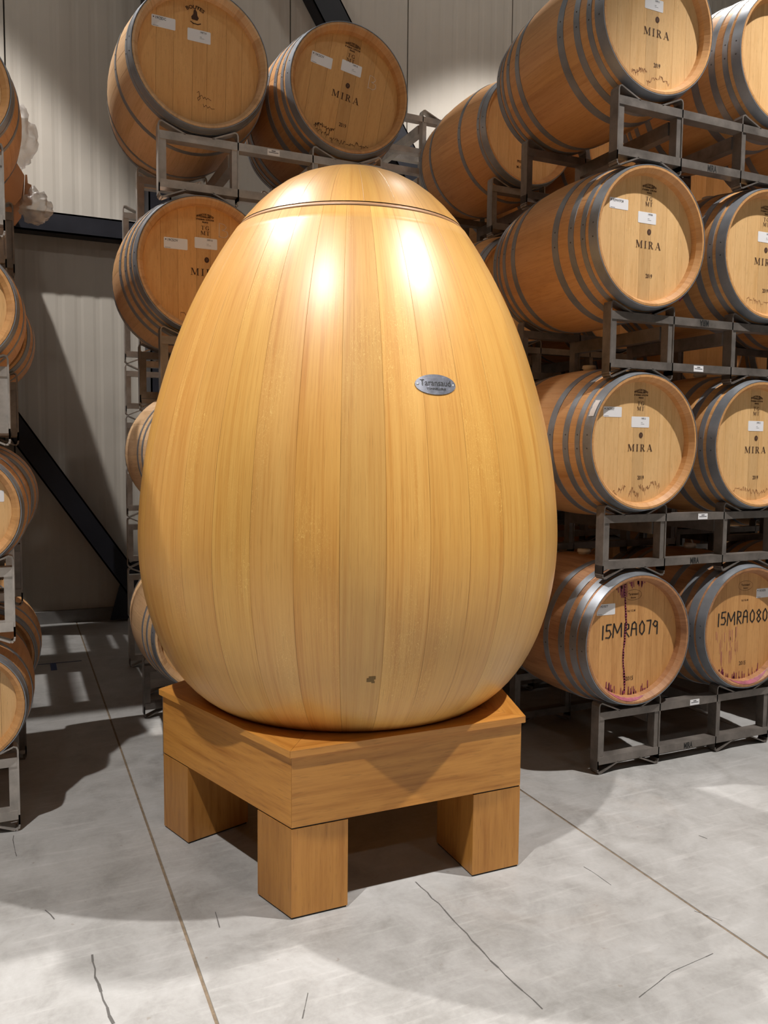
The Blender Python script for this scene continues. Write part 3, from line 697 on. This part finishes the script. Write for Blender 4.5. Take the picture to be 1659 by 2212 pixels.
for z, lb in ((0, 'lowest rack behind the left of the egg'), (.797, 'second rack up behind the left of the egg'), (1.5925, 'third rack up, its corner showing left of the egg'), (2.4425, 'bright steel rack carrying the two top-left barrels')):
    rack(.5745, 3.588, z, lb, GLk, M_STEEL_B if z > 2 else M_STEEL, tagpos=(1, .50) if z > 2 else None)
GB2 = 'steel racks of the row behind the right stack'
for z, lb in ((0, 'floor rack behind the right stack'), (.85, 'second rack behind the right stack'), (1.70, 'third rack behind the right stack'), (2.55, 'rack under the orange-lit barrel')):
    rack(U2-.02, V2+.03, z, lb, GB2)
GF = 'steel racks at the left edge'
for z, lb in zip(FZ, ('floor rack at the left edge', 'second rack up at the left edge', 'third rack up at the left edge', 'topmost rack at the left edge')):
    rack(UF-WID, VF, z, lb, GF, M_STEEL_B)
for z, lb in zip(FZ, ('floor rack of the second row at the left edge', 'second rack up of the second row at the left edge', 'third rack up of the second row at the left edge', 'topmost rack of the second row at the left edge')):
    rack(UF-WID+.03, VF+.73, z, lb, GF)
for rn, vv in (('third', 4.59), ('fourth', 5.285), ('fifth', 5.98)):
    for k in range(6):
        z = k*.7015; nm = ['floor', 'second', 'third', 'fourth', 'fifth', 'empty top'][k]
        rack(UF-WID-.05, vv, z, nm+' rack of the '+rn+' row back at the left edge', GF)
        if k < 5: barrel('small', UF-.05-.175, vv+.0, z+.476, ['floor', 'second', 'third', 'fourth', 'fifth'][k]+'-level half-size barrel of the '+rn+' row back at the left edge', group='half-size barrels in the back rows at the left edge', name='half_barrel')
G4 = 'second-row racks beside the trolley at the right'
for k, z in enumerate((0, .3175, .635, 1.485, 2.335)):
    rack(3.78, V2+.03, z, ['lowest', 'second', 'third', 'fourth', 'topmost'][k]+' rack of the second-row stack at the right edge', G4)
    if k > 1:
        for q in (0, 1): barrel('light', 3.78+.18+.68*q, V2, z+.583, ['', '', 'lower', 'middle', 'upper'][k]+' '+['left', 'right'][q]+' barrel of the second-row stack at the right edge', group='second-row barrels at the right edge')
GE = 'empty racks stacked behind the barrels'
ORD = ['lowest', 'second', 'third', 'fourth', 'fifth', 'sixth', 'seventh', 'eighth', 'ninth', 'tenth', 'eleventh']
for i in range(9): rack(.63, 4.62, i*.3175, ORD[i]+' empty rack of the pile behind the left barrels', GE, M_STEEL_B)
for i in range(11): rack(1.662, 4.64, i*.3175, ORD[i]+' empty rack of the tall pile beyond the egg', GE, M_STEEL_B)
for i in range(8): rack(1.02, 5.47, i*.3175, ['lowest', 'second', 'third', 'fourth', 'fifth', 'sixth', 'seventh', 'topmost'][i]+' empty rack of the shade pile added nearest the wall column', GE, M_STEEL_B)  # pile added to keep lamp light off the back floor
for i in range(9): rack(2.08, 5.47, i*.3175, ['lowest', 'second', 'third', 'fourth', 'fifth', 'sixth', 'seventh', 'eighth', 'topmost'][i]+' empty rack of the wall-side shade pile added beyond the egg', GE, M_STEEL_B)  # second added pile, also there for shading the floor by the wall
G3 = 'third-row racks behind the right stack'
for ci, uu in enumerate((2.90, 4.28, 5.66)):
    for k, z in enumerate((0, .85, 1.70, 2.55)):
        nm = ['floor', 'second', 'third', 'top'][k]; cn = ['inner', 'middle', 'outer'][ci]
        rack(uu, 4.69, z, nm+' rack of the '+cn+' third-row stack at the right', G3)
        if k < 3 or ci < 2:
            for q in (0, 1): barrel('light', uu+.18+.68*q, 4.66, z+.583, nm+' row '+['left', 'right'][q]+' barrel of the '+cn+' third-row stack at the right', group='third-row barrels behind the right stack')

# ------------------------------------------------------------------ the egg
EC = (1.1121, 2.7515)
PR = [(0.0, 0.5185), (0.3, 0.5185), (0.47, 0.5187), (0.5135, 0.5195), (0.5231, 0.5265), (0.5512, 0.5485), (0.5771, 0.5729), (0.6008, 0.5995), (0.6223, 0.6279), (0.6416, 0.6577), (0.6588, 0.6887), (0.674, 0.7206), (0.6873, 0.7532), (0.699, 0.7861), (0.7091, 0.8193), (0.7179, 0.8526), (0.7254, 0.886), (0.7316, 0.9193), (0.7366, 0.9526), (0.7404, 0.9859), (0.743, 1.019), (0.7444, 1.052), (0.7448, 1.0848), (0.7441, 1.1175), (0.7426, 1.15), (0.7403, 1.1823), (0.7374, 1.2145), (0.734, 1.2466), (0.7301, 1.2787), (0.7258, 1.3109), (0.721, 1.3432), (0.7156, 1.3756), (0.7096, 1.4083), (0.7029, 1.4412), (0.6955, 1.4743), (0.6874, 1.5078), (0.6786, 1.5418), (0.6691, 1.5762), (0.6589, 1.6113), (0.6479, 1.6472), (0.6362, 1.6838), (0.6234, 1.7213), (0.6095, 1.7595), (0.5943, 1.7986), (0.5777, 1.8384), (0.5594, 1.879), (0.5394, 1.9203), (0.5176, 1.9624), (0.4938, 2.0054), (0.4681, 2.0492), (0.4401, 2.0938), (0.4096, 2.1389), (0.376, 2.183), (0.339, 2.2251), (0.2984, 2.2636), (0.2543, 2.2972), (0.2071, 2.3246), (0.1574, 2.3454), (0.1059, 2.3599), (0.0532, 2.3684), (0.0, 2.3712)]
def prof_at(z0, z1, n):
    """points of the profile resampled between heights z0 and z1 (above the shoulder r is single valued in z)"""
    out = []
    for i in range(n+1):
        z = z0+(z1-z0)*i/n
        for (ra, za), (rb, zb) in zip(PR, PR[1:]):
            if za <= z <= zb: t = (z-za)/(zb-za) if zb > za else 0; out.append((ra+(rb-ra)*t, z)); break
    return out
eg = empty('egg_vat', (EC[0], EC[1], .5185), 'giant glossy honey-coloured oak egg vat standing on a pentagonal wooden plinth', 'wine vat')
ZS = 2.152-.5185                                    # lid seam, above the egg's foot
def stave_seg(prof, NS, off, name, ins=.0006, sub=4):
    m = MB(); ha = PI/NS; e9 = .988; th = [-ha*.9992, -ha*e9]+[-ha*e9+2*ha*e9*(i/sub) for i in range(1, sub)]+[ha*e9, ha*.9992]
    L = [0]
    for p, q in zip(prof, prof[1:]): L.append(L[-1]+math.dist(p, q))
    for j in range(len(prof)-1):
        for k in range(len(th)-1):
            def P(jj, kk):
                r, z = prof[jj]; r = max(0, r-(ins if kk in (0, len(th)-1) else 0)); return (r*math.cos(th[kk]), r*math.sin(th[kk]), z)
            q = [P(j, k), P(j, k+1), P(j+1, k+1), P(j+1, k)]; uv = [(th[k]*.745, L[j]), (th[k+1]*.745, L[j]), (th[k+1]*.745, L[j+1]), (th[k]*.745, L[j+1])]
            m.face(q, uv, 0 < k < len(th)-2)
    me = m.build(name)
    # true surface normals, so neighbouring staves read as one polished curve
    pn_ = []
    for j in range(len(prof)):
        a = prof[max(0, j-1)]; b = prof[min(len(prof)-1, j+1)]
        if j == len(prof)-1: a = b = prof[j]; pn_.append((0.0, 1.0)); continue
        dr, dz = b[0]-a[0], b[1]-a[1]; l = math.hypot(dr, dz) or 1; pn_.append((dz/l, -dr/l))
    key = {}
    for j, (r, z) in enumerate(prof): key[round(z, 4)] = pn_[j]
    ns_ = []
    for p in me.polygons:
        for li in p.loop_indices:
            v = me.vertices[me.loops[li].vertex_index].co
            if p.use_smooth:
                nr_, nz_ = key.get(round(v.z, 4), (1, 0)); a = math.atan2(v.y, v.x)
                if v.x < 1e-5: ns_.append((0, 0, 1))
                else: ns_.append((nr_*math.cos(a), nr_*math.sin(a), nz_))
            else: ns_.append(tuple(p.normal))
    me.normals_split_custom_set(ns_)
    return me
body = [(r, z-.5185) for r, z in PR if z <= 2.138]; body.append((prof_at(2.138, 2.139, 1)[0][0], 2.138-.5185))
lid = [(r, z-.5185) for r, z in prof_at(2.156, PR[-1][1], 1)][:1]+[(r, z-.5185) for r, z in PR if z > 2.156]
NSE = 36; base_a = -1.9927
SM = stave_seg(body, NSE, 0, 'stave'); LM = stave_seg(lid, 24, 0, 'lid_stave')
rt_ = random.Random(11); tones = [1+rt_.uniform(-.10, .07) for _ in range(NSE)]
tones[0] = .88; tones[1] = 1.04; tones[2] = .97; tones[-1] = .99; tones[-2] = .98
for k in range(NSE):
    c = tones[k]; obj('stave', SM, eg, M_EGG, rot=(0, 0, base_a+2*PI*(k+.5)/NSE), color=(c, c*rt_.uniform(.96, 1.02), c*rt_.uniform(.90, 1.10), 1))
for k in range(24):
    c = 1+rt_.uniform(-.07, .06); obj('lid_stave', LM, eg, M_LID, rot=(0, 0, base_a+2*PI*k/24), color=(c, c, c*rt_.uniform(.93, 1.03), 1))
ra = prof_at(2.138, 2.1385, 1)[0][0]; rb = prof_at(2.156, 2.1565, 1)[0][0]
M_BAND = wood('band_oak', srgb(206, 158, 112), srgb(170, 120, 78), rough=.4, across=4, along=60, coat=.3)
obj('lid_band', lathe([(ra-.006, 1.6195), (ra-.0012, 1.6196), (rb+.0005, 1.6345), (rb-.004, 1.6348), (rb-.008, 1.6375)], 96).build('lid_band'), eg, M_BAND)
obj('seam_groove', lathe([(ra-.012, 1.600), (rb-.010, 1.650)], 96).build('seam_groove'), eg, M_INK)
# name plate
pa = -1.582; pr_, pz, nr, nz = (0.6682, 1.5786, 0.9619, 0.2733)
n = Vector((nr*math.cos(pa), nr*math.sin(pa), nz)).normalized(); X = Vector((-math.sin(pa), math.cos(pa), 0)); Z = X.cross(n)*1.0
if Z.z < 0: Z = -Z
PM4 = Matrix((X, -n, Z)).transposed().to_4x4(); PM4.translation = Vector((pr_*math.cos(pa), pr_*math.sin(pa), pz-.5185))
pl = MB(); E_ = [(.0655*math.cos(a*PI/24), .0305*math.sin(a*PI/24)) for a in range(48)]
# the plate follows the curve of the egg across its width
def bend(me, R=.60):
    for v in me.vertices: v.co.y += R-math.sqrt(R*R-v.co.x**2)
    return me
top = [(p[0], p[1]) for p in E_]
for s0 in range(-12, 12):
    x0, x1 = .0655*math.sin(s0/12*PI/2), .0655*math.sin((s0+1)/12*PI/2); h0, h1 = .0305*math.cos(s0/12*PI/2), .0305*math.cos((s0+1)/12*PI/2)
    pl.face([(x0, -.0022, -h0), (x1, -.0022, -h1), (x1, -.0022, h1), (x0, -.0022, h0)])
    pl.face([(x0, .001, -h0), (x1, .001, -h1), (x1, -.0022, -h1), (x0, -.0022, -h0)]); pl.face([(x0, -.0022, h0), (x1, -.0022, h1), (x1, .001, h1), (x0, .001, h0)])
M_PLATE = plain('plate_steel', (.42, .44, .52), .22, .65, .25, 60)
plate = obj('name_plate', bend(pl.build('name_plate')), eg, M_PLATE, M4=PM4); plate['label'] = 'oval polished metal maker plate'
e_ = font_mesh('Taransaud', .026, 'CENTER', .0002, .92).copy(); obj('lettering', bend(e_), plate, M_BLACK, loc=(0, -.0026, -.004))
e_ = font_mesh('TONNELLERIE', .0085, 'CENTER', .0002, 1.15).copy(); obj('lettering', bend(e_), plate, M_BLACK, loc=(0, -.0026, -.0165))
for sx in (-.057, .057): obj('screw', lathe([(0, -.0038), (.003, -.0032), (.0035, -.002)], 10, axis='y').build('screw'), plate, plain('screw_steel', (.85, .85, .85), .25, .9), loc=(sx, .0027, 0))
# a chipped patch low on the front
ca, cz = (-1.8624, 0.732)
m = MB()
rc = prof_at(cz, cz+.01, 1); sl = (rc[1][0]-rc[0][0])/.01
for (dx0, dz0, dx1, dz1) in ((-.012, -.008, .010, .004), (-.006, .000, .014, .010), (.002, -.006, .012, -.012)):
    pts = []
    for dx, dz in ((dx0, dz0), (dx1, dz0), (dx1, dz1), (dx0, dz1)):
        r = rc[0][0]+sl*dz+.0008; a = ca+dx/r; pts.append((r*math.cos(a), r*math.sin(a), cz+dz-.5185))
    m.face(pts)
obj('chip_mark', m.build('chip_mark'), eg, plain('chip_brown', (.20, .12, .04), .8))

# ------------------------------------------------------------------ plinth
PA0 = -2.2016
RP, RB_, ZT, Z1, Z2, LW = .6909, .6765, .5176, .496, .2807, .1786
pn = empty('plinth', (EC[0]+(0.0008, 0.0033)[0], EC[1]+(0.0008, 0.0033)[1], 0), 'pentagonal oak plinth with five blocky legs under the giant egg', 'plinth')
def PV(R, k): a = PA0-2*PI/5*k; return Vector((R*math.cos(a), R*math.sin(a)))
for k in range(5):
    a, b = PV(RP, k), PV(RP, k+1); ai, bi = PV(RP-.20, k), PV(RP-.20, k+1); g = .0004
    d = (b-a).normalized()*g
    m = MB(); poly = [a+d, ai+d, bi-d, b-d]
    # uv with grain along the outer edge
    P = [(p.x, p.y) for p in poly]; dd = (b-a).normalized(); nn = Vector((-dd.y, dd.x)); U = [(p.dot(nn), p.dot(dd)) for p in poly]
    area = sum(P[i][0]*P[(i+1) % 4][1]-P[(i+1) % 4][0]*P[i][1] for i in range(4))
    if area < 0: P = P[::-1]; U = U[::-1]
    m.face([(p[0], p[1], ZT) for p in P], U); m.face([(p[0], p[1], Z1+.0005) for p in P[::-1]], U[::-1])
    for i in range(4):
        j = (i+1) % 4; m.face([(P[i][0], P[i][1], Z1+.0005), (P[j][0], P[j][1], Z1+.0005), (P[j][0], P[j][1], ZT), (P[i][0], P[i][1], ZT)], [(Z1, U[i][1]), (Z1, U[j][1]), (ZT, U[j][1]), (ZT, U[i][1])])
    obj('top_board', m.build('top_board'), pn, M_PLINTH, color=tone(1.02, .03))
    # skirt board
    a, b = PV(RB_, k), PV(RB_, k+1); ai, bi = PV(RB_-.035, k), PV(RB_-.035, k+1); d = (b-a).normalized()*.0003; poly = [a+d, ai+d, bi-d, b-d]
    P = [(p.x, p.y) for p in poly]; U = [p.dot(dd) for p in poly]
    area = sum(P[i][0]*P[(i+1) % 4][1]-P[(i+1) % 4][0]*P[i][1] for i in range(4))
    if area < 0: P = P[::-1]; U = U[::-1]
    m = MB(); m.face([(p[0], p[1], Z1) for p in P], [(0, u_) for u_ in U]); m.face([(p[0], p[1], Z2) for p in P[::-1]], [(0, u_) for u_ in U[::-1]])
    for i in range(4):
        j = (i+1) % 4; m.face([(P[i][0], P[i][1], Z2), (P[j][0], P[j][1], Z2), (P[j][0], P[j][1], Z1), (P[i][0], P[i][1], Z1)], [(Z2, U[i]), (Z2, U[j]), (Z1, U[j]), (Z1, U[i])])
    obj('skirt_board', m.build('skirt_board'), pn, M_PLINTH, color=tone(.98, .04))
    # leg: kite with the pentagon's corner outside
    c = PV(RB_, k); e0 = (PV(RB_, k-1)-c).normalized(); e1 = (PV(RB_, k+1)-c).normalized()
    p0 = c+e0*LW; p1 = c+e1*LW; n0 = Vector((-e0.y, e0.x)); n1 = Vector((-e1.y, e1.x))
    ctr = -c
    if n0.dot(ctr) < 0: n0 = -n0
    if n1.dot(ctr) < 0: n1 = -n1
    inner = c+(-c).normalized()*(LW/math.cos(math.radians(54)))
    def kite(s):   # bevelled by pulling corners
        return [tuple(q) for q in (c, p0, inner, p1)]
    P = kite(0); area = sum(P[i][0]*P[(i+1) % 4][1]-P[(i+1) % 4][0]*P[i][1] for i in range(4))
    if area < 0: P = P[::-1]
    m = MB(); m.prism(P, .006, Z2-.005, 'z')
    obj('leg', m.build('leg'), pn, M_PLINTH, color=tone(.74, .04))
    cx = sum(p[0] for p in P)/4; cy = sum(p[1] for p in P)/4; Q = [(cx+(p[0]-cx)*.97, cy+(p[1]-cy)*.97) for p in P]
    m = MB(); m.prism(Q, 0, .006, 'z'); obj('leg_pad', m.build('leg_pad'), pn, M_BLACK); m = MB(); m.prism(Q, Z2-.005, Z2, 'z'); obj('leg_spacer', m.build('leg_spacer'), pn, M_BLACK)
m = MB(); P = [tuple(PV(RB_-.04, k)) for k in range(5)][::-1]; m.prism(P, Z2+.01, Z1, 'z'); obj('base_panel', m.build('base_panel'), pn, M_PLINTH)

# ------------------------------------------------------------------ clutter at the left edge
M_CARD = plain('cardboard', srgb(170, 126, 92), .85, 0, .12, 6)
t = empty('cardboard_box', (-.02, 3.92, 2.424), 'brown cardboard box standing on the rack at the left edge', 'box')
m = MB(); m.prism([(-.42, 0), (.045, 0), (.072, .04), (.085, .13), (.03, .22), (-.42, .22)], 0, .36, 'y'); obj('carton', m.build('carton'), t, M_CARD)
m = MB(); m.prism([(.080, .03), (.115, .04), (.112, .10), (.098, .105), (.096, .14), (.088, .14)], .02, .12, 'y'); obj('flap', m.build('flap'), t, M_CARD)
m = MB()
for q in range(3): m.strip([(-.018+q*.012, .085), (-.008+q*.012, .105)], .004, -.001)
obj('printed_mark', m.build('printed_mark'), t, M_INK)
cbx = t
def wrap():
    bm = bmesh.new(); bmesh.ops.create_icosphere(bm, subdivisions=4, radius=1); r_ = random.Random(5)
    from mathutils import noise
    for v in bm.verts:
        p = v.co.copy(); k = 1+.35*noise.noise(p*2.3)+.18*noise.noise(p*6.1); v.co = Vector((p.x*.10*k, p.y*.12*k, p.z*.15*k))
    for f in bm.faces: f.smooth = True
    me = bpy.data.meshes.new('plastic_wrap'); bm.to_mesh(me); bm.free(); return me
tw = NT('clear_plastic'); tw.b.inputs['Base Color'].default_value = (.55, .52, .49, 1); tw.b.inputs['Roughness'].default_value = .35; tw.b.inputs['Alpha'].default_value = .45; tw.b.inputs['Specular IOR Level'].default_value = .8
obj('plastic_wrap', wrap(), t, tw.m, loc=(.035, .16, .335))
M_TROL = plain('trolley_paint', (.03, .032, .045), .4, .2)
me_ = wrap(); me_.transform(Matrix.Diagonal((.62, .5, .48, 1))); obj('plastic_bag', me_, cbx, tw.m, loc=(.128, .02, .005))
# dark trolley frame with chrome wires glimpsed at the right edge
t = empty('wire_trolley', (4.98, 3.36, 0.0), 'dark trolley frame with chrome wires behind the racks at the right edge', 'trolley')
for x in (0, .38):
    for y in (0, .4):
        m = MB(); m.box((x, y, 0), (x+.045, y+.045, 2.0)); obj('post', m.build('post'), t, M_TROL)
M_CHROME = plain('chrome_wire', (.75, .75, .78), .2, 1.0)
for z in (.25, .9, 1.05, 1.12, 1.2, 1.72, 1.82, 1.92):
    m = MB(); m.box((0, -.012, z), (.42, -.002, z+.009)); obj('wire', m.build('wire'), t, M_CHROME)
    m = MB(); m.box((-.010, 0, z), (-.002, .44, z+.009)); obj('wire', m.build('wire'), t, M_CHROME)
# strip of blue tape on the floor
m = MB(); m.box((0, 0, .0005), (.29, .014, .0016)); tp = obj('floor_tape', m.build('floor_tape'), None, plain('blue_tape', (.02, .04, .12), .5), loc=(.075, 5.55, 0)); tag(tp, 'dark blue strip of tape on the shadowed floor by the wall', 'tape')
m = MB(); m.box((.10, -.17, .0005), (.135, -.002, .0016)); obj('tape_tab', m.build('tape_tab'), tp, plain('blue_tape_tab', (.02, .05, .16), .5))
